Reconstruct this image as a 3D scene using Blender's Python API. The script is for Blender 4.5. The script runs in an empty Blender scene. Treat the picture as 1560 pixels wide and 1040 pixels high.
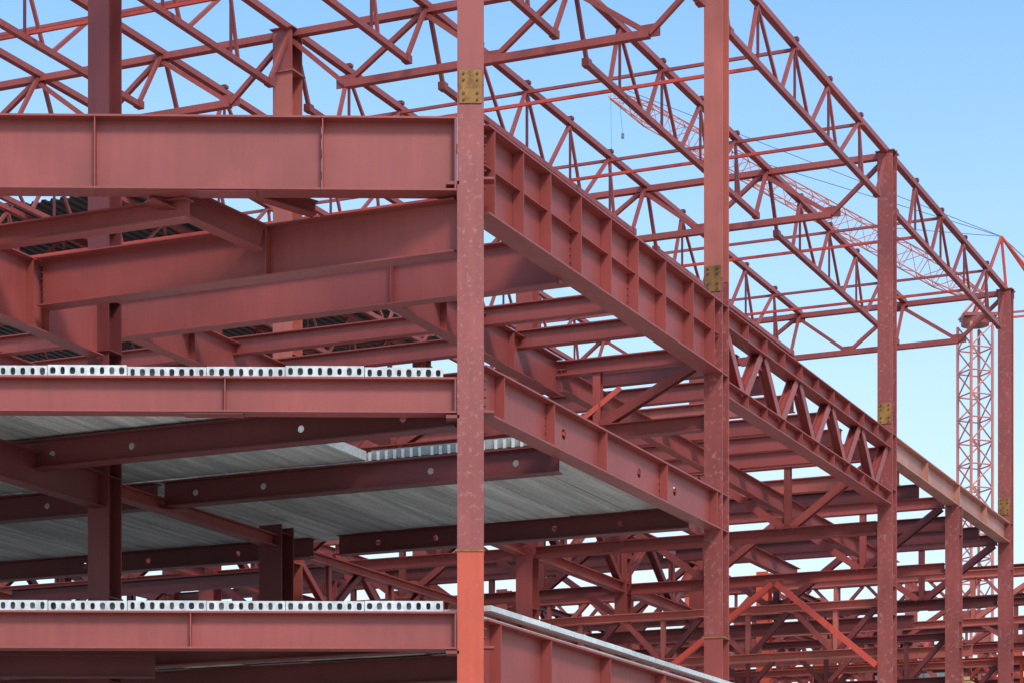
import bpy, bmesh, math, random
from mathutils import Vector
rng = random.Random(7)
sc = bpy.context.scene
V = Vector
# ------------------------------------------------------------------ site grid
ANG = math.radians(24.0)
A = V((math.sin(ANG), math.cos(ANG), 0)); B = V((-math.cos(ANG), math.sin(ANG), 0)); Z = V((0, 0, 1))
O = V((-0.63, 36.4, 0))
F = V((-1, -0.02, 0)).normalized()      # direction of the front elevation
FN = V((F.y, -F.x, 0)) * -1
if FN.y > 0: FN = -FN
def P(t, b, z): return O + A * t + B * b + Z * z
def Q(s, n, z): return O + F * s + FN * n + Z * z
T2, T3, T4 = 11.4, 24.1, 37.4

# ------------------------------------------------------------------ materials
def newmat(name):
    m = bpy.data.materials.new(name); m.use_nodes = True
    nt = m.node_tree; bs = nt.nodes['Principled BSDF']
    return m, nt, bs
def N(nt, typ, **kw):
    n = nt.nodes.new(typ)
    for k, v in kw.items(): setattr(n, k, v)
    return n
def mrange(nt, a, b, c, d, src):
    r = N(nt, 'ShaderNodeMapRange')
    for i, v in enumerate((a, b, c, d)): r.inputs[i + 1].default_value = v
    nt.links.new(src, r.inputs[0]); return r.outputs[0]
def mul(nt, a, b):
    m = N(nt, 'ShaderNodeMath', operation='MULTIPLY'); nt.links.new(a, m.inputs[0]); nt.links.new(b, m.inputs[1]); return m.outputs[0]
def paint(name, col, scuff=0.12, rough=0.46, dirt=0.24, lo=.62, hi=.78, pale=(.50, .34, .30, 1)):
    m, nt, bs = newmat(name); L = nt.links.new
    tc = N(nt, 'ShaderNodeTexCoord')
    n1 = N(nt, 'ShaderNodeTexNoise'); n1.inputs['Scale'].default_value = 0.7; n1.inputs['Detail'].default_value = 3
    n2 = N(nt, 'ShaderNodeTexNoise'); n2.inputs['Scale'].default_value = 10; n2.inputs['Detail'].default_value = 5; n2.inputs['Roughness'].default_value = .7
    mp = N(nt, 'ShaderNodeMapping'); mp.inputs['Scale'].default_value = (1, 1, 0.12)
    n3 = N(nt, 'ShaderNodeTexNoise'); n3.inputs['Scale'].default_value = 9; n3.inputs['Detail'].default_value = 3
    L(tc.outputs['Object'], n1.inputs['Vector']); L(tc.outputs['Object'], n2.inputs['Vector'])
    L(tc.outputs['Object'], mp.inputs['Vector']); L(mp.outputs[0], n3.inputs['Vector'])
    at = N(nt, 'ShaderNodeAttribute'); at.attribute_name = 'tint'
    r1 = mrange(nt, .3, .7, 1 - dirt * .6, 1 + dirt * .4, n1.outputs[0])
    r3 = mrange(nt, .3, .7, 1 - dirt * .3, 1 + dirt * .25, n3.outputs[0])
    k = mul(nt, mul(nt, r1, r3), at.outputs['Fac'])
    vm = N(nt, 'ShaderNodeVectorMath', operation='SCALE'); vm.inputs[0].default_value = col; L(k, vm.inputs['Scale'])
    r2 = mrange(nt, lo, hi, 0, scuff, n2.outputs[0])
    mx = N(nt, 'ShaderNodeMix', data_type='RGBA'); mx.inputs['B'].default_value = pale
    L(r2, mx.inputs['Factor']); L(vm.outputs[0], mx.inputs['A']); L(mx.outputs['Result'], bs.inputs['Base Color'])
    L(mrange(nt, 0, 1, rough - .08, rough + .16, n2.outputs[0]), bs.inputs['Roughness'])
    bp = N(nt, 'ShaderNodeBump'); bp.inputs['Strength'].default_value = .07; bp.inputs['Distance'].default_value = .01
    L(n2.outputs[0], bp.inputs['Height']); L(bp.outputs[0], bs.inputs['Normal'])
    return m
RED = paint('red_oxide_primer', (.335, .066, .054))
COLM = paint('column_primer', (.325, .068, .058), scuff=.42, dirt=.3, lo=.55, hi=.68)
LITE = paint('faded_primer', (.47, .120, .088), scuff=.2)
PEACH = paint('sunlit_primer', (.50, .21, .15), scuff=.3, dirt=.4)  # paler primer: sunlight on the end girder put into its colour
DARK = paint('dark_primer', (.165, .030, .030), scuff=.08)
ORNG = paint('orange_primer', (.60, .085, .038), scuff=.35, lo=.58)
BRIT = paint('bright_red_paint', (.58, .070, .045), scuff=.1)
CRAN = paint('crane_paint', (.62, .22, .17), scuff=.2)
OCHR = paint('ochre_rust', (.37, .175, .04), scuff=.6, rough=.75, dirt=1.0, lo=.5, hi=.6, pale=(.16, .06, .03, 1))
STEL = paint('dark_bolt_steel', (.13, .06, .05), scuff=.2, rough=.5)
def concrete(name, col, lo=.62):
    m, nt, bs = newmat(name); L = nt.links.new
    tc = N(nt, 'ShaderNodeTexCoord')
    n1 = N(nt, 'ShaderNodeTexNoise'); n1.inputs['Scale'].default_value = 1.3; n1.inputs['Detail'].default_value = 6; n1.inputs['Roughness'].default_value = .65
    rot = N(nt, 'ShaderNodeMapping'); rot.inputs['Rotation'].default_value = (0, 0, ANG)
    L(tc.outputs['Object'], rot.inputs[0])
    mp = N(nt, 'ShaderNodeMapping'); mp.inputs['Scale'].default_value = (4.0, .2, 1)
    L(rot.outputs[0], mp.inputs[0]); L(mp.outputs[0], n1.inputs['Vector'])
    n2 = N(nt, 'ShaderNodeTexNoise'); n2.inputs['Scale'].default_value = 14; n2.inputs['Detail'].default_value = 4
    L(tc.outputs['Object'], n2.inputs['Vector'])
    at = N(nt, 'ShaderNodeAttribute'); at.attribute_name = 'tint'
    k = mul(nt, mul(nt, mrange(nt, .3, .7, lo, 1.15, n1.outputs[0]), mrange(nt, .3, .7, .82, 1.1, n2.outputs[0])), at.outputs['Fac'])
    vm = N(nt, 'ShaderNodeVectorMath', operation='SCALE'); vm.inputs[0].default_value = col; L(k, vm.inputs['Scale'])
    L(vm.outputs[0], bs.inputs['Base Color']); bs.inputs['Roughness'].default_value = .9
    return m
CONC = concrete('precast_concrete', (.70, .71, .69), .75)
SOFF = concrete('slab_soffit_concrete', (.74, .70, .64), .55)
BLOK = concrete('grey_blockwork', (.28, .30, .31))
DECK = paint('roof_deck_steel', (.085, .088, .09), scuff=0, rough=.6)
YELW = paint('yellow_timber', (.60, .48, .20), scuff=.1, rough=.7)
CABL = paint('cable_steel', (.14, .14, .15), scuff=0)

# ------------------------------------------------------------------ mesh builder
class M:
    def __init__(s, mats):
        s.v = []; s.f = []; s.mi = []; s.ti = []; s.mats = mats; s.jit = .10
    def prism(s, pts, P0, P1, u, v, mat=None, tint=None):
        n = len(pts); o = len(s.v)
        for Pp in (P0, P1):
            for (a, b) in pts: s.v.append(Pp + u * a + v * b)
        fs = [tuple(range(o, o + n)), tuple(range(o + 2 * n - 1, o + n - 1, -1))]
        for i in range(n):
            j = (i + 1) % n; fs.append((o + i, o + j, o + n + j, o + n + i))
        s.addf(fs, mat, tint)
    def addf(s, fs, mat=None, tint=None):
        mi = s.mats.index(mat) if mat else 0
        t = tint if tint is not None else 1 + rng.uniform(-s.jit, s.jit)
        s.f += fs; s.mi += [mi] * len(fs); s.ti += [t] * len(fs)
    def fr(s, P0, P1, up=None):
        d = (P1 - P0).normalized(); up = up or Z
        if abs(d.dot(up)) > .98: up = A
        u = d.cross(up).normalized(); return u, u.cross(d).normalized()
    def ibeam(s, P0, P1, h, w, tf=.022, tw=.012, anchor='c', up=None, mat=None, tint=None):
        u, v = s.fr(P0, P1, up)
        dy = {'c': 0, 'top': -h / 2, 'bot': h / 2}[anchor]
        a = w / 2; c = tw / 2; H = h / 2
        pts = [(-a, -H), (a, -H), (a, -H + tf), (c, -H + tf), (c, H - tf), (a, H - tf), (a, H), (-a, H), (-a, H - tf), (-c, H - tf), (-c, -H + tf), (-a, -H + tf)]
        s.prism([(x, y + dy) for x, y in pts], P0, P1, u, v, mat, tint)
    def bar(s, P0, P1, w, h=None, mat=None, tint=None, up=None, anchor='c'):
        h = h or w; w += rng.uniform(-.002, .002); h += rng.uniform(-.002, .002)
        u, v = s.fr(P0, P1, up); dy = {'c': 0, 'top': -h / 2, 'bot': h / 2}[anchor]
        s.prism([(-w/2, -h/2 + dy), (w/2, -h/2 + dy), (w/2, h/2 + dy), (-w/2, h/2 + dy)], P0, P1, u, v, mat, tint)
    def box(s, c, ex, ey, ez, mat=None, tint=None):
        s.prism([(-.5, -.5), (.5, -.5), (.5, .5), (-.5, .5)], c - ez * .5, c + ez * .5, ex, ey, mat, tint)
    def rod(s, P0, P1, r, n=8, mat=None, tint=None):
        u, v = s.fr(P0, P1)
        s.prism([(r * math.cos(6.2832 * i / n), r * math.sin(6.2832 * i / n)) for i in range(n)], P0, P1, u, v, mat, tint)
    def bolt(s, p, nrm, r=.02, l=.025, mat=None):
        s.rod(p, p + nrm * l, r, 6, mat, .9)
    def holed(s, P0, P1, z0, z1, holes, r, th=.012, seg=16, mat=None):
        d = (P1 - P0); d.z = 0; Ln = d.length; d.normalize(); nrm = d.cross(Z)
        base = V((P0.x, P0.y, 0)); zc = (z0 + z1) / 2; H = (z1 - z0) / 2
        xs = 0; tint = 1 + rng.uniform(-.05, .05)
        def slab(a, b):
            if b - a > 1e-3:
                c = base + d * ((a + b) / 2) + Z * zc; s.box(c, d * (b - a), nrm * th, Z * (2 * H), mat, tint)
        for x in sorted(holes):
            if x - H < xs or x + H > Ln: continue
            slab(xs, x - H); xs = x + H
            o = len(s.v); c = base + d * x + Z * zc
            for sg in (-1, 1):
                for i in range(seg):
                    a = 2 * math.pi * i / seg; ca, sa = math.cos(a), math.sin(a)
                    k = H / max(abs(ca), abs(sa))
                    s.v.append(c + nrm * (sg * th / 2) + d * (ca * r) + Z * (sa * r))
                    s.v.append(c + nrm * (sg * th / 2) + d * (ca * k) + Z * (sa * k))
            fs = []; m2 = 2 * seg
            for i in range(seg):
                j = (i + 1) % seg
                fs.append((o + 2*i, o + 2*i + 1, o + 2*j + 1, o + 2*j))
                fs.append((o + m2 + 2*i, o + m2 + 2*j, o + m2 + 2*j + 1, o + m2 + 2*i + 1))
                fs.append((o + 2*i, o + 2*j, o + m2 + 2*j, o + m2 + 2*i))
            s.addf(fs, mat, tint)
        slab(xs, Ln)
    def obj(s, name, parent=None):
        me = bpy.data.meshes.new(name); me.from_pydata([tuple(x) for x in s.v], [], s.f)
        for m in s.mats: me.materials.append(m)
        me.polygons.foreach_set('material_index', s.mi)
        at = me.attributes.new('tint', 'FLOAT', 'FACE'); at.data.foreach_set('value', s.ti)
        bm = bmesh.new(); bm.from_mesh(me); bmesh.ops.recalc_face_normals(bm, faces=bm.faces); bm.to_mesh(me); bm.free()
        o = bpy.data.objects.new(name, me); sc.collection.objects.link(o)
        if parent: o.parent = parent
        return o
def empty(name):
    e = bpy.data.objects.new(name, None); sc.collection.objects.link(e); return e
ALL = [RED, COLM, LITE, DARK, ORNG, BRIT, OCHR, STEL, CONC, SOFF, DECK, CRAN, BLOK, YELW, CABL, PEACH]
BLD = empty('steel_frame_building')

# ------------------------------------------------------------------ columns
def hcol(p, w, d, ax, segs):
    m = M(ALL); sd = Z.cross(ax).normalized(); a = w/2; H = d/2; tf = .028; c = .009
    pts = [(-a, -H), (a, -H), (a, -H + tf), (c, -H + tf), (c, H - tf), (a, H - tf), (a, H), (-a, H), (-a, H - tf), (-c, H - tf), (-c, -H + tf), (-a, -H + tf)]
    for (q0, q1, mm) in segs:
        m.prism(pts, V((p.x, p.y, q0)), V((p.x, p.y, q1)), sd, ax, mm, 1.0)
    return m, sd
def splice(m, p, z, w, d, ax, sd, hh=.5, mat=OCHR):
    for sg in (-1, 1):
        c = V((p.x, p.y, z)) + ax * sg * (d/2 + .012)
        m.box(c, sd * (w * .86), ax * .02, Z * hh, mat, 1)
        for i in (-1, 1):
            for k in range(5):
                if k == 2: continue
                q = c + sd * (i * w * .26) + Z * ((k - 2) * hh * .2) + ax * sg * .01
                m.bolt(q, ax * sg, .02, .028, STEL)
m, sd = hcol(P(0,0,0), .40, .40, V((0, 1, 0)), [(0, 7.68, ORNG), (7.69, 14.72, COLM), (14.73, 21.1, RED)])
splice(m, P(0,0,0), 14.70, .40, .40, V((0,1,0)), sd)
c = P(0,0,7.69); m.box(c, V((.43,0,0)), V((0,.43,0)), Z * .03, OCHR, 1)
for zz in (13.25, 9.72, 6.15):
    m.box(P(0,0,zz) + V((-.27, -.05, 0)), V((.2, 0, 0)), V((0, .3, 0)), Z * .05, RED, .8)
    m.box(P(0,0,zz + .08) + V((.27, -.05, 0)), V((.18, 0, 0)), V((0, .25, 0)), Z * .035, RED, .9)
for z0, z1 in ((13.2, 14.1), (9.9, 10.4), (6.25, 6.75)):
    k = z0
    while k < z1:
        m.bolt(P(0,0,k) + V((.2, -.09, 0)), V((1,0,0)), .018, .04, STEL); k += .13
m.obj('corner_column', BLD)
def stdcol(t, b, z1, mat=COLM, w=.38, d=.4, low=RED, spl=14.73, top=None, plates=False):
    p = P(t, b, 0); ax = A
    segs = [(0, 7.74, low), (7.75, spl or z1, mat)]
    if spl and spl < z1: segs.append((spl + .01, z1, top or mat))
    m, sd = hcol(p, w, d, ax, segs)
    if plates: splice(m, p, spl, w, d, ax, sd)
    if spl and not plates: m.box(V((p.x, p.y, spl)), sd * (w + .1), ax * (d + .1), Z * .03, mat, .9)
    m.box(V((p.x, p.y, 7.745)), sd * (w + .04), ax * (d + .04), Z * .025, OCHR if plates else mat, 1)
    for zz in (9.85, 10.55, 12.9, 14.25, 6.3):
        if zz < z1: m.box(V((p.x, p.y, zz)), sd * (w * .96), ax * (d - .06), Z * .02, mat, .9)
    if z1 > 20: m.box(V((p.x, p.y, z1 + .012)), sd * (w + .1), ax * (d + .1), Z * .025, RED, .9)
    m.obj('column', BLD)
stdcol(T2, 0, 21.1, top=LITE, plates=True)
stdcol(T3, 0, 21.1, plates=True)
stdcol(T4, 0, 21.1, plates=True)
stdcol(30.95, 0, 13.68, spl=None)
for b in (9.6, 19.2, 28.8):
    for t in (T2, T3, T4):
        stdcol(t, b, 21.1, w=.46, d=.46, mat=LITE if t == T2 else RED, top=RED, spl=20.2 if t == T2 else None, low=LITE if t > T3 else DARK)
    stdcol(30.95, b, 13.7, mat=RED, spl=None, low=LITE)
stdcol(2.1, 8.0, 21.1, mat=DARK, w=.42, d=.42, low=DARK, spl=12.0, top=DARK)
stdcol(8.2, 8.05, 10.0, mat=DARK, w=.5, d=.5, low=DARK, spl=None)
stdcol(-1.4, 17.6, 21.1, mat=RED, spl=None)

# ------------------------------------------------------------------ front elevation girders
def fgird(name, s0, s1, zt, zb, w, stiff, mat=RED):
    m = M(ALL); h = zt - zb
    cuts = [s0] + [x + .03 for x in stiff] + [s1]
    for a, b in zip(cuts[:-1], cuts[1:]):
        m.ibeam(Q(a, 0, zt), Q(b - .004, 0, zt), h, w, .03, .014, 'top', mat=mat, tint=1 + rng.uniform(-.04, .04))
    for s in stiff:
        for sg in (-1, 1):
            m.box(Q(s, sg * (w/4), (zt + zb)/2), F * .016, FN * (w/2 - .02), Z * (h - .062), mat, 1)
    m.box(Q(s0 + .02, 0, (zt + zb)/2), F * .03, FN * (w - .01), Z * (h - .064), mat, .9)
    m.obj(name, BLD)
fgird('front_top_girder', .21, 14, 14.25, 13.13, .42, [2.24, 5.68, 9.5])
fgird('front_middle_beam', .21, 14, 10.32, 9.78, .34, [3.72, 8.0])
fgird('front_lower_beam', .21, 14, 6.77, 6.20, .34, [4.24, 9.0])
m = M(ALL); m.box(Q(3.9, .0, 9.765), F * .9, FN * .3, Z * .018, RED, .95); m.box(Q(3.7, .0, 13.115), F * .9, FN * .36, Z * .018, RED, 1.0); m.obj('flange_splice_plates', BLD)

# ------------------------------------------------------------------ side elevation girders
def sgird(name, t0, t1, zt, zb, w, stiff, b=0.0, mid=None, mat=RED, holes=None, bolts=(), tw=.014, hr=.085):
    m = M(ALL); h = zt - zb; L = t1 - t0
    for z, dz in ((zt, -1), (zb, 1)):
        m.box(P((t0+t1)/2, b, z + dz * .015), A * L, B * w, Z * .03, mat, 1)
    m.holed(P(t0, b, 0), P(t1, b, 0), zb + .03, zt - .03, [x - t0 for x in (holes or [])], hr, tw, mat=mat)
    for s in stiff:
        for sg in (-1, 1):
            m.box(P(s, b + sg * (w/4 + .003), (zt + zb)/2), A * .018, B * (w/2 - .016), Z * (h - .062), mat, .97)
    for s in bolts:
        k = zb + .12
        while k < zt - .1:
            for q in (-.05, .05): m.bolt(P(s + q, b - .012, k), -B, .013, .02, STEL)
            k += .12
    if mid:
        st = [t0] + sorted(stiff) + [t1]
        for a0, a1 in zip(st[:-1], st[1:]):
            if a1 - a0 > .1: m.box(P((a0+a1)/2, b - w * .2, mid), A * (a1 - a0 - .022), B * (w * .32), Z * .014, mat, 1)
    m.obj(name, BLD)
st1 = [.45, 1.55, 2.65, 3.95, 5.3, 6.6, 8.0, 9.5, 10.7]
sgird('side_top_girder', .22, T2 - .22, 14.25, 12.88, .42, st1, mid=13.62, bolts=(3.95, 6.6, 11.1))
sgird('side_middle_beam', .22, T2 - .22, 10.58, 9.84, .34, [.9, 2.9, 5.2, 8.2, 11.0], holes=[3.65, 7.15, 9.0], bolts=(2.9, 8.2), hr=.09)
sgird('side_lower_girder', .22, T2 - .22, 6.70, 5.5, .40, [.7, 2.7, 5.3, 8.0, 10.2], bolts=(.35,))
sgird('side_lower_girder', T2 + .22, T3 - .22, 6.70, 5.5, .40, [13, 15, 17, 19, 21, 23])
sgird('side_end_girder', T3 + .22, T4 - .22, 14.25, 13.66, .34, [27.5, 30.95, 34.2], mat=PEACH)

def aitruss(name, t0, t1, zt, zb, b, n, ch=.38, w=.34, mat=RED, mat2=RED):
    m = M(ALL)
    m.ibeam(P(t0, b, zt), P(t1, b, zt), ch, w, anchor='top', mat=mat)
    m.ibeam(P(t0, b, zb), P(t1, b, zb), ch * .85, w, anchor='bot', mat=mat)
    p = (t1 - t0) / n
    for i in range(n):
        a = t0 + i * p
        m.ibeam(P(a + .12, b, zt - ch), P(a + p/2 - .08, b, zb + ch*.8), .2, .2, up=B, mat=mat)
        m.ibeam(P(a + p - .12, b, zt - ch), P(a + p/2 + .08, b, zb + ch*.8), .2, .2, up=B, mat=mat2)
        m.box(P(a + p/2, b, zb + ch*.85 + .14), A * .5, B * .02, Z * .3, mat, .95)
        if i: m.box(P(a, b, zt - ch - .12), A * .44, B * .018, Z * .26, mat, .95)
        for q in (0, .5):
            for sg in (-1, 1):
                m.box(P(a + q * p + .05, b + sg * w * .25, zt - ch/2), A * .014, B * (w/2 - .02), Z * (ch - .05), mat, .95)
                m.box(P(a + q * p + .05, b + sg * w * .25, zb + ch*.425), A * .014, B * (w/2 - .02), Z * (ch*.85 - .05), mat, .95)
    return m.obj(name, BLD)
aitruss('side_transfer_truss', T2 + .22, T3 - .22, 14.25, 12.5, 0, 5)

# ------------------------------------------------------------------ roof trusses
def rooftruss(b, t0, bays, zt=21.2, zb=19.7):
    m = M(ALL)
    ts = t0
    for L in bays:
        t1 = ts + L; n = 5; p = L / n
        m.bar(P(ts, b, zt), P(t1, b, zt), .15, .13, mat=RED, anchor='top')
        s0, s1 = ts + .75, t1 - .95
        m.bar(P(s0, b, zb), P(s1, b, zb), .12, .12, mat=RED, anchor='bot')
        q = (s1 - s0) / 5
        bots = [s0 + q * i for i in range(6)]
        tops = [ts + p * i for i in range(n + 1)]
        m.bar(P(ts + .1, b, zt - .15), P(bots[0], b, zb + .1), .08, mat=RED)
        m.bar(P(t1 - .1, b, zt - .15), P(bots[-1], b, zb + .1), .08, mat=RED)
        for i in range(1, n):
            m.bar(P(tops[i], b, zt - .12), P(bots[i] - q*.42, b, zb + .12), .075, mat=RED)
            m.bar(P(tops[i], b, zt - .12), P(bots[i] + q*.42, b, zb + .12), .065, mat=RED)
            m.bar(P(tops[i] + .05, b, zt - .12), P(tops[i] + .05, b, zb + .13), .05, mat=DARK)
            m.box(P(tops[i], b, zt - .16), A * .26, B * .02, Z * .16, RED, .8)
            m.box(P(tops[i], b, zt + .04), A * .14, B * .2, Z * .07, DARK, .9)
        for x in (s0, s1): m.box(P(x, b, zb + .07), A * .2, B * .15, Z * .16, RED, .85)
        ts = t1
    m.obj('roof_truss', BLD)
for b, zb in ((0, 19.8), (3.05, 19.65), (6.3, 19.65), (9.5, 19.65), (12.7, 19.65), (15.9, 19.65), (19.1, 19.65), (22.3, 19.65), (25.5, 19.65), (28.7, 19.65)):
    rooftruss(b, -1.4, [T2 + 1.4, T3 - T2, T4 - T3], 21.2, zb)
def crosstruss(t, b0, b1, zt=21.12, zb=19.72):
    m = M(ALL); L = b1 - b0
    m.bar(P(t, b0, zt), P(t, b1, zt), .18, .14, mat=RED, anchor='top')
    m.bar(P(t, b0 + 1.4, zb), P(t, b1 - 1.4, zb), .16, .15, mat=RED, anchor='bot')
    tops = [b0 + L * k / 3 for k in range(4)]; bots = [b0 + 1.4, b0 + L/2, b1 - 1.4]
    for i in range(3):
        m.bar(P(t, tops[i], zt - .1), P(t, bots[i], zb + .08), .1, mat=RED)
        m.bar(P(t, tops[i+1], zt - .1), P(t, bots[i], zb + .08), .1, mat=RED)
        m.box(P(t, bots[i], zb + .14), B * .45, A * .02, Z * .26, RED, .85)
    for x in tops: m.box(P(t, x, zt - .12), B * .5, A * .025, Z * .3, RED, .7)
    m.obj('roof_cross_truss', BLD)
for t in (T2, T3, T4):
    for k in range(3): crosstruss(t, k * 9.6, (k + 1) * 9.6)
m = M(ALL)
for ts, L in ((-1.4, T2 + 1.4), (T2, T3 - T2), (T3, T4 - T3)):
    for i in range(1, 5):
        t = ts + L * i / 5
        if i in (2, 4): m.bar(P(t, -.1, 21.02), P(t, 29, 21.02), .065, mat=RED)
        if i in (1, 3) and (ts > 0 or i == 3): m.bar(P(t + .2, 0, 19.85), P(t + .2, 29, 19.85), .065, mat=BRIT)
m.obj('roof_ties', BLD)
m = M(ALL); m.jit = .04
x = 18.0
pr = [(0, 0), (.12, 0), (.15, .06), (.27, .06), (.30, 0), (.30, .006), (.27, .068), (.15, .068), (.12, .006), (0, .006)]
while x < 48:
    m.prism(pr, P(19.5, x, 21.35), P(37.6, x, 21.35), B, Z, DECK); x += .30
m.obj('corrugated_roof_deck', BLD)

# ------------------------------------------------------------------ upper floor framing
m = M(ALL)
def bb(t, b0, b1, zt, zb, w=.25, mat=RED, stiff=()):
    m.ibeam(P(t, b0, zt), P(t, b1, zt), zt - zb, w, anchor='top', mat=mat)
    for s in stiff:
        for sg in (-1, 1): m.box(P(t + sg * w * .25, s, (zt+zb)/2), B * .016, A * (w/2 - .02), Z * (zt - zb - .05), mat, .95)
def ab(b, t0, t1, zt, zb, w=.25, mat=RED, stiff=()):
    m.ibeam(P(t0, b, zt), P(t1, b, zt), zt - zb, w, anchor='top', mat=mat)
    for s in stiff:
        for sg in (-1, 1): m.box(P(s, b + sg * w * .25, (zt+zb)/2), A * .016, B * (w/2 - .02), Z * (zt - zb - .05), mat, .95)
bb(.05, .22, 7.85, 13.08, 12.27, .36, stiff=(3.52,))
ab(8.0, -4, 1.85, 13.05, 11.9, .3, stiff=(-.2, .25))
bb(3.95, .2, 9.0, 13.6, 12.78, .3, stiff=(3.3,))
bb(-1.6, 4.0, 14, 13.12, 12.8, .26)
m.ibeam(Q(4.85, -.25, 13.48), P(-.12, 3.55, 13.05), .42, .26, anchor='top', mat=RED)
m.ibeam(Q(3.7, -.25, 13.48), P(-.15, 2.6, 13.3), .22, .2, anchor='top', mat=RED)
for k in range(6): m.bolt(P(-.02, 7.8, 12.4 + k * .11) , -A, .014, .03, STEL)
ab(3.4, 4.1, T2, 13.55, 12.8, .28, stiff=(6, 9))
ab(8.7, 4.1, T2, 13.55, 12.8, .28, stiff=(6,))
ab(9.6, -3, 3.8, 13.5, 12.7, .28)
bb(2.2, 8.2, 20, 13.5, 13.0, .25)
m.ibeam(P(-2, 13, 13.4), P(T2, 13, 13.4), .6, .28, anchor='top', mat=RED)
for t in (5.8, 7.7, 9.5):
    bb(t, .2, 14, 13.66, 13.32, .22)
m.obj('upper_floor_beams', BLD)
m = M(ALL)
for t in [13.3, 15.2, 17.1, 19.0, 20.8, 22.5, 26, 28, 32.8, 34.8]:
    bb(t, .2, 9.4, 13.75, 13.38, .22, mat=rng.choice([RED, RED, DARK, LITE])); bb(t, 9.8, 24, 13.75, 13.38, .22, mat=rng.choice([RED, DARK, LITE]))
for b in (3.3, 6.4):
    ab(b, T2, T3, 13.35, 12.9, .22); ab(b, T3, T4, 13.35, 12.9, .22)
m.obj('upper_floor_secondary_beams', BLD)

def ktruss(t, b0, b1, zt, zb, npan=4, ch=.3, mat=RED, par=BLD, name='floor_truss', along='B', ws=1):
    m = M(ALL); m.jit = .25
    PP = (lambda x, z: P(t, x, z)) if along == 'B' else (lambda x, z: P(x, t, z))
    side = A if along == 'B' else B; dr = B if along == 'B' else A
    m.ibeam(PP(b0, zt), PP(b1, zt), ch, .26, anchor='top', mat=mat)
    m.ibeam(PP(b0, zb), PP(b1, zb), ch, .26, anchor='bot', mat=mat)
    q = (b1 - b0) / npan
    for i in range(0, npan, 2):
        x = b0 + q * (i + 1)
        m.ibeam(PP(x - q + .1, zt - ch), PP(x - .1, zb + ch), .2 * ws, .18 * ws, up=side, mat=rng.choice([mat, DARK, RED]))
        m.ibeam(PP(x + q - .1, zt - ch), PP(x + .1, zb + ch), .2 * ws, .18 * ws, up=side, mat=rng.choice([mat, DARK, RED]))
        m.ibeam(PP(x, zb + ch), PP(x, zt - ch), .16 * ws, .16 * ws, up=side, mat=mat)
        m.box(PP(x, zb + ch + .14), dr * .7, side * .02, Z * .28, mat, .8)
    m.obj(name, par)
for t in (T2 + .05, T3, 30.95, T4):
    for k in range(3):
        ktruss(t, k * 9.6 + .25, (k + 1) * 9.6 - .25, 13.95 if t > 12 else 13.5, 11.85, mat=RED if t < 30 else rng.choice([RED, DARK]))
for b in (9.6, 19.2, 28.8):
    for t0, t1 in ((T2, T3), (T3, T4)):
        ktruss(b, t0 + .3, t1 - .3, 13.9, 11.9, 6, along='A')
for t in (T3, 30.95, T4):
    for k in range(4):
        ktruss(t + .3, k * 9.6 + .25, (k + 1) * 9.6 - .25, 10.3, 8.9, 8, ch=.2, mat=rng.choice([RED, LITE, DARK]), ws=.7)
for b in (9.6, 19.2, 28.8):
    for t0, t1 in ((T2, T3), (T3, T4)):
        ktruss(b, t0 + .3, t1 - .3, 10.25, 8.9, 8, ch=.2, along='A', mat=rng.choice([RED, LITE]), ws=.7)
m = M(ALL); m.jit = .2
for t in [14.5, 19.5, 27.5, 34]:
    for b0, b1 in ((.2, 9.3), (9.9, 18.9), (19.5, 28.5)):
        if t < 24 and b0 < 1: continue
        bb(t, b0, b1, 10.3, 9.98, .22, mat=rng.choice([RED, DARK, LITE]))
m.obj('middle_floor_secondary_beams', BLD)
m = M(ALL)
m.bar(P(T3 - .25, 2.75, 10.75), P(T3 - .25, .2, 8.6), .14, mat=BRIT, tint=1.1); m.bar(P(T3 - .25, 2.85, 10.75), P(T3 - .25, 5.7, 8.7), .14, mat=BRIT, tint=1.1)
m.box(P(T3 - .25, 2.8, 10.72), B * .5, A * .03, Z * .3, RED, .8)
m.bar(P(T2 - .3, 3.2, 11.9), P(T2 + .2, 2.1, 12.9), .1, mat=BRIT)
m.obj('inverted_v_bracing', BLD)

# ------------------------------------------------------------------ slab support beams with web openings
m = M(ALL)
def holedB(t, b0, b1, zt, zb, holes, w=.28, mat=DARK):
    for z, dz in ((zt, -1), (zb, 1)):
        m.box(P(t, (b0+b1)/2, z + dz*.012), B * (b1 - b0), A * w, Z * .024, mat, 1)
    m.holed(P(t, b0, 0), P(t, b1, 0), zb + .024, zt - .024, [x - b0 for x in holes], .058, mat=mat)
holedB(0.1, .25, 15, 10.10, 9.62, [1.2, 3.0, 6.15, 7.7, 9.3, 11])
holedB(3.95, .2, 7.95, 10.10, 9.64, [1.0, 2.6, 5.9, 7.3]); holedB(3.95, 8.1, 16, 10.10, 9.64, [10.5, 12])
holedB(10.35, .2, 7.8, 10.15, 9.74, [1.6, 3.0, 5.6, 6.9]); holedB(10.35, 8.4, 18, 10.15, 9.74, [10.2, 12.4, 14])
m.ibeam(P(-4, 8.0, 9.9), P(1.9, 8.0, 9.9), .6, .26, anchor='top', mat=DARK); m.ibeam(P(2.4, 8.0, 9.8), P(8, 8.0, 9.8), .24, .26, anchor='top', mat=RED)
m.obj('slab_support_beams', BLD)

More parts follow.
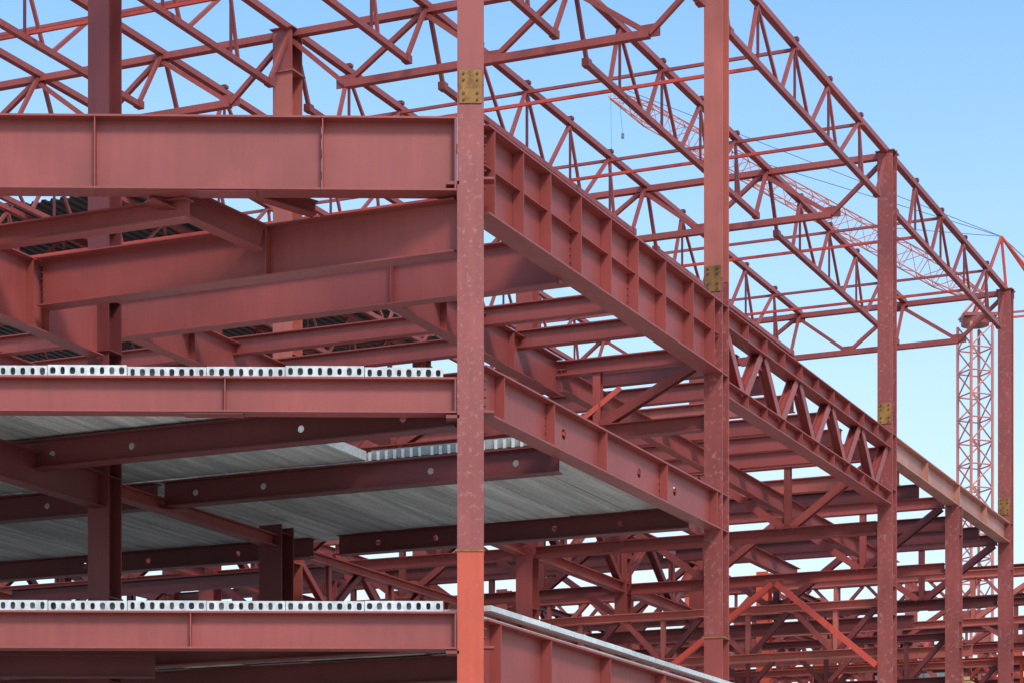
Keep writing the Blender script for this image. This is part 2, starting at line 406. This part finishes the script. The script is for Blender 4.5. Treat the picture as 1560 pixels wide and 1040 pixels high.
# ------------------------------------------------------------------ precast slabs
def hollow(z0, th, s0, s1, depth, inset=.02):
    m = M(ALL); s = s0
    while s < s1:
        W = 1.19; n = 8; cw = W / n
        dn = rng.uniform(-.06, .04) + inset; dz = rng.uniform(0, .018); tint = 1 + rng.uniform(-.12, .08)
        zb = z0 + dz; zt = zb + th
        def pt(a, n_, z): return Q(s + a, dn + n_, z)
        o = len(m.v); m.v += [pt(0,0,zb), pt(W,0,zb), pt(W,0,zt), pt(0,0,zt), pt(0,-depth,zb), pt(W,-depth,zb), pt(W,-depth,zt), pt(0,-depth,zt)]
        m.addf([(o, o+4, o+5, o+1), (o+3, o+2, o+6, o+7), (o, o+3, o+7, o+4), (o+1, o+5, o+6, o+2), (o+4, o+7, o+6, o+5)], CONC, tint)
        seg = 16
        for i in range(n):
            cx = cw * (i + .5); rx = cw * rng.uniform(.22, .29); ry = th * rng.uniform(.30, .36); o = len(m.v); zc = (zb + zt)/2
            def sq(v): return math.copysign(abs(v) ** .7, v)
            for j in range(seg):
                a = 2 * math.pi * j / seg; ca, sa = math.cos(a), math.sin(a); k = 1 / max(abs(ca), abs(sa))
                m.v.append(pt(cx + sq(ca) * rx, 0, zc + sq(sa) * ry)); m.v.append(pt(cx + ca * k * cw/2, 0, zc + sa * k * th/2)); m.v.append(pt(cx + sq(ca) * rx, -.14, zc + sq(sa) * ry))
            fs = []; tube = []
            for j in range(seg):
                l = (j + 1) % seg
                fs.append((o+3*j, o+3*j+1, o+3*l+1, o+3*l)); tube.append((o+3*j, o+3*l, o+3*l+2, o+3*j+2))
            tube.append(tuple(o + 3*j + 2 for j in range(seg)))
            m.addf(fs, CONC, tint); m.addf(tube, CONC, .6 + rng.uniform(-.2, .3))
        s += 1.2
    return m
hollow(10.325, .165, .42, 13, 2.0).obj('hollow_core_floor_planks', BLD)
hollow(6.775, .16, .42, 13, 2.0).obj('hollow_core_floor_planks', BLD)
def tf(bb_):
    s = bb_ / F.dot(B); return s * F.dot(A)
def planks(name, z0, th, tlist, bmax, skip=None, mat=SOFF, b0=.22):
    m = M(ALL)
    for (t0, t1) in tlist:
        b = b0
        while b < bmax:
            if not (skip and skip(t0, b)):
                w = 1.18
                a0 = a1 = t0
                if t0 <= 0: a0, a1 = tf(b) + .25, tf(b + w) + .25
                dz = rng.uniform(0, .03); ti = 1 + rng.uniform(-.2, .12)
                o = len(m.v)
                for z in (z0 + dz, z0 + dz + th):
                    m.v += [P(a0, b, z), P(a1, b + w, z), P(t1, b + w, z), P(t1, b, z)]
                m.addf([(o, o+1, o+2, o+3), (o+4, o+7, o+6, o+5), (o, o+4, o+5, o+1), (o+1, o+5, o+6, o+2), (o+2, o+6, o+7, o+3), (o+3, o+7, o+4, o)], mat, ti)
            b += 1.2
    m.obj(name, BLD)
planks('floor_slab_planks', 10.13, .16, [(0, 3.9), (4.0, 10.75)], 20, skip=lambda t, b: t == 0 and b < 3.2)
planks('lower_floor_slab_planks', 6.70, .15, [(0, 5), (5.02, 10), (10.02, 17), (17.02, T3)], 20)
m = M(ALL)
x = .3
while x < T3 - .5:
    m.box(P(x + .59, -.10 + rng.uniform(-.01, .01), 6.87 + rng.uniform(0, .01)), A * 1.18, B * .2, Z * .085, CONC, 1 + rng.uniform(-.1, .1)); x += 1.2
for k in range(3):
    b = .3 + k * 1.2
    for i in range(7): m.box(P(3.93, b + .1 + i * .16, 10.215), B * .05, A * .03, Z * .15, CONC, 1.1)
m.box(P(3.97, 2.0, 10.24), B * 3.5, A * .03, Z * .16, CONC, .5)
m.obj('slab_edges', BLD)
m = M(ALL)
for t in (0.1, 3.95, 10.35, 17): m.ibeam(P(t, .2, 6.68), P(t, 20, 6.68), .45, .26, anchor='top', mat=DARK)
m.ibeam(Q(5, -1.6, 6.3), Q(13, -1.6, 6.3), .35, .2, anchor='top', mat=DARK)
m.obj('lower_slab_support_beams', BLD)

# ------------------------------------------------------------------ adjoining frame further away
FAR = empty('steel_frame_building')
rows = [44, 50.5, 57, 63.5, 70, 77, 84, 92]
for i, t in enumerate(rows):
    for k in range(-2, 6):
        b0 = k * 9.6
        ktruss(t, b0 + .2, b0 + 9.4, 14.0, 12.2, rng.choice([4, 6, 8]), ch=.24, mat=rng.choice([RED, DARK, LITE, RED]), par=FAR, ws=.85)
        if i in (0, 1, 2): ktruss(t + 2, b0 + .2, b0 + 9.4, 11.4, 10.1, 8, ch=.18, mat=rng.choice([RED, LITE, ORNG]), par=FAR, ws=.65)
        if i in (3, 5): ktruss(t + 2, b0 + .2, b0 + 9.4, 17.3, 15.9, 8, ch=.2, mat=rng.choice([RED, DARK]), par=FAR, ws=.7)
for b in (-9.6, 0, 9.6, 19.2, 28.8, 38.4):
    for k in range(4): ktruss(b, 44 + k * 13.2, 56.8 + k * 13.2, 14.3, 12.6, 8, ch=.22, along='A', mat=rng.choice([RED, LITE, DARK]), par=FAR, ws=.8)
m = M(ALL); m.jit = .25
for t in rows:
    for k in range(-2, 7):
        m.ibeam(P(t, k * 9.6, 0), P(t, k * 9.6, 16.8 if t > 58 else 14.4), .45, .42, mat=rng.choice([RED, LITE, DARK, ORNG]))
    m.ibeam(P(t + 3, -19, 14.6), P(t + 3, 58, 14.6), .3, .24, anchor='top', mat=rng.choice([RED, DARK]))
for _ in range(110):
    t = rng.uniform(43, 90); b = rng.choice([-9.6, 0, 9.6, 19.2, 28.8, 4.8, 14.4]); s = rng.choice([-1, 1])
    if rng.random() < .5: m.bar(P(t, b, 12.4), P(t + 3 * s, b, 9.2), .13, mat=rng.choice([BRIT, RED, LITE]))
    else: m.bar(P(t, b, 12.4), P(t, b + 3 * s, 9.4), .13, mat=rng.choice([BRIT, RED, LITE]))
m.obj('frame_members', FAR)

def blockwall(b0, b1, t, z0, z1):
    m = M(ALL); m.jit = .14
    z = z0; r = 0
    while z < z1:
        x = b0 + (.2 if r % 2 else 0)
        while x < b1: m.box(P(t, x, z), B * .385, A * .2, Z * .185, BLOK); x += .4
        z += .2; r += 1
    m.box(P(t + .02, (b0+b1)/2, (z0 + z1)/2 - .1), B * (b1 - b0), A * .15, Z * (z1 - z0 - .04), BLOK, .7)
    m.box(P(t, (b0+b1)/2, z0/2 - .06), B * (b1 - b0 + .3), A * .22, Z * (z0 - .1), BLOK, .9)
    m.obj('block_wall')
blockwall(2.6, 5.2, 42.0, 8, 10.5); blockwall(-3.2, -1.2, 43, 8, 10.6)

# ------------------------------------------------------------------ luffing tower crane
CR = empty('tower_crane')
m = M(ALL)
def lattice(m, p0, p1, w0, w1, side, up, n, r, rb, mat=CRAN):
    d = p1 - p0; cs = []
    for i in range(n + 1):
        k = i / n; w = w0 + (w1 - w0) * k; c = p0 + d * k
        cs.append([c + side * (sx * w/2) + up * (sy * w/2) for sx, sy in ((-1,-1),(1,-1),(1,1),(-1,1))])
    for j in range(4):
        m.rod(cs[0][j], cs[-1][j], r, 6, mat)
    for i in range(n):
        for j in range(4):
            l = (j + 1) % 4
            a, b = (cs[i][j], cs[i+1][l]) if i % 2 else (cs[i][l], cs[i+1][j])
            m.rod(a, b, rb, 5, mat); m.rod(cs[i][j], cs[i][l], rb, 5, mat)
lattice(m, V((28.1, 145, 0)), V((28.1, 145, 39.6)), 1.5, 1.5, V((.93, .37, 0)), V((-.37, .93, 0)), 28, .095, .05)
m.obj('mast', CR)
m = M(ALL)
foot = V((28.6, 144.5, 41.0)); tip = V((6.2, 150, 55.4))
jd = (tip - foot).normalized(); js = jd.cross(Z).normalized(); ju = js.cross(jd)
k1, k2 = foot + (tip - foot) * .12, foot + (tip - foot) * .9
lattice(m, foot, k1, .5, 1.3, js, ju, 3, .05, .03)
lattice(m, k1, k2, 1.3, 1.2, js, ju, 18, .05, .028)
lattice(m, k2, tip, 1.2, .4, js, ju, 3, .05, .028)
m.obj('luffing_jib', CR)
m = M(ALL)
m.rod(V((28.1, 145, 39.6)), V((28.1, 145, 40.0)), .85, 16, RED, .9)
m.box(V((28.3, 145, 40.1)), V((2.0, 0, 0)), V((0, 1.7, 0)), Z * .2, RED, .9)
apex = V((29.7, 145.0, 45.0))
for a in (V((28.0, 144.4, 40.2)), V((28.0, 145.6, 40.2)), V((33.0, 144.4, 40.6)), V((33.0, 145.6, 40.6)), V((30, 144.4, 40.2))):
    m.rod(a, apex, .09, 6, BRIT)
for yy in (144.4, 145.6):
    m.bar(V((28.5, yy, 40.1)), V((33.2, yy, 40.5)), .12, mat=BRIT)
    m.rod(V((28.0, yy, 40.2)), foot, .07, 6, BRIT); m.rod(V((27.2, yy, 40.1)), V((28.2, yy, 41.2)), .06, 6, CRAN)
m.obj('slewing_platform_and_a_frame', CR)
m = M(ALL)
for k in (.3, .62, .97): m.rod(apex, foot + (tip - foot) * k + ju * .7, .022, 5, CABL)
m.rod(apex, V((34, 145, 41)), .03, 5, CABL)
m.rod(tip, tip - Z * 8.2 + V((.1, 0, 0)), .012, 4, CABL); m.rod(tip + V((.5,0,0)), tip - Z * 2.4 + V((.75, 0, 0)), .012, 4, CABL)
m.box(tip + V((.75, 0, -2.6)), V((.18, 0, 0)), V((0, .18, 0)), Z * .3, CABL, 1)
m.obj('cables', CR)

m = M(ALL); c = P(40.5, 2.35, 9.95)
for i in range(3): m.box(c + B * (i * .5 - .5), B * .38, A * .9, Z * .05, YELW)
for i in (-1, 1):
    m.box(c + B * (i * .6) - Z * .3, B * .08, A * .08, Z * .55, YELW); m.box(c + B * i * .3 + Z * .16, B * .5, A * .06, Z * .1, YELW)
m.box(c - Z * .45, B * 1.7, A * .08, Z * .1, YELW)
for i in (-.7, .7):
    m.box(c + B * i - Z * 5.2, B * .1, A * .1, Z * 9.4, YELW)
m.obj('timber_work_platform')

# ------------------------------------------------------------------ ground
gm, nt, bs = newmat('site_ground')
tc = N(nt, 'ShaderNodeTexCoord'); n1 = N(nt, 'ShaderNodeTexNoise'); n1.inputs['Scale'].default_value = .15; n1.inputs['Detail'].default_value = 8
cr = N(nt, 'ShaderNodeValToRGB'); cr.color_ramp.elements[0].position = .35; cr.color_ramp.elements[0].color = (.34, .30, .26, 1); cr.color_ramp.elements[1].position = .65; cr.color_ramp.elements[1].color = (.52, .48, .42, 1)
nt.links.new(tc.outputs['Object'], n1.inputs['Vector']); nt.links.new(n1.outputs[0], cr.inputs[0]); nt.links.new(cr.outputs[0], bs.inputs['Base Color']); bs.inputs['Roughness'].default_value = .95
me = bpy.data.meshes.new('ground'); S = 3000
me.from_pydata([(-S, -S, 0), (S, -S, 0), (S, S, 0), (-S, S, 0)], [], [(0, 1, 2, 3)]); me.materials.append(gm)
g = bpy.data.objects.new('ground', me); sc.collection.objects.link(g)

# ------------------------------------------------------------------ light
w = bpy.data.worlds.new('World'); sc.world = w; w.use_nodes = True; nt = w.node_tree; L = nt.links.new
bg = nt.nodes['Background']; sky = nt.nodes.new('ShaderNodeTexSky'); sky.sky_type = 'NISHITA'; sky.sun_disc = False
EL = math.radians(42); AZ = math.radians(160)
sky.sun_elevation = EL; sky.sun_rotation = AZ; sky.air_density = 1.0; sky.dust_density = 1.0; sky.ozone_density = 1.0
gn = N(nt, 'ShaderNodeVectorMath', operation='MULTIPLY'); gn.inputs[1].default_value = (1.05, 1.50, 1.72); L(sky.outputs[0], gn.inputs[0])
tc = N(nt, 'ShaderNodeTexCoord'); sx = N(nt, 'ShaderNodeSeparateXYZ'); L(tc.outputs['Generated'], sx.inputs[0])
cr = N(nt, 'ShaderNodeValToRGB'); e = cr.color_ramp.elements
e[0].position = 0.0; e[0].color = (.95,) * 3 + (1,); e[1].position = 1; e[1].color = (.35,) * 3 + (1,)
for p_, v_ in ((.12, .84), (.22, .48), (.30, .22), (.38, .06), (.6, .3)):
    q = e.new(p_); q.color = (v_,) * 3 + (1,)
L(sx.outputs['Z'], cr.inputs[0])
nz = N(nt, 'ShaderNodeTexNoise'); nz.inputs['Scale'].default_value = 3.2; nz.inputs['Detail'].default_value = 5
mp = N(nt, 'ShaderNodeMapping'); mp.inputs['Scale'].default_value = (1, 1, 3); L(tc.outputs['Generated'], mp.inputs[0]); L(mp.outputs[0], nz.inputs['Vector'])
hz = mul(nt, cr.outputs[0], mrange(nt, .3, .7, .75, 1.12, nz.outputs[0]))
mx = N(nt, 'ShaderNodeMix', data_type='RGBA'); mx.inputs['B'].default_value = (6.1, 6.35, 6.5, 1)
L(hz, mx.inputs['Factor']); L(gn.outputs[0], mx.inputs['A']); L(mx.outputs['Result'], bg.inputs[0]); bg.inputs[1].default_value = .15
sl = bpy.data.lights.new('sun', 'SUN'); sl.energy = 2.2; sl.angle = math.radians(12); sl.color = (1, .94, .86)
so = bpy.data.objects.new('sun', sl); sc.collection.objects.link(so)
dirs = V((math.sin(AZ) * math.cos(EL), math.cos(AZ) * math.cos(EL), math.sin(EL)))
so.rotation_euler = dirs.to_track_quat('Z', 'Y').to_euler(); so.location = (20, -20, 60)
sc.view_settings.view_transform = 'Standard'; sc.view_settings.look = 'None'; sc.view_settings.exposure = 0

# ------------------------------------------------------------------ camera
cd = bpy.data.cameras.new('camera'); cam = bpy.data.objects.new('camera', cd); sc.collection.objects.link(cam)
cam.location = (0, 0, 1.6); cam.rotation_euler = (math.radians(90), 0, 0)
cd.lens = 36 * 3640 / 1560; cd.sensor_width = 36; cd.shift_y = (1450 - 520) / 1560; cd.clip_end = 6000; cd.clip_start = .5
sc.camera = cam
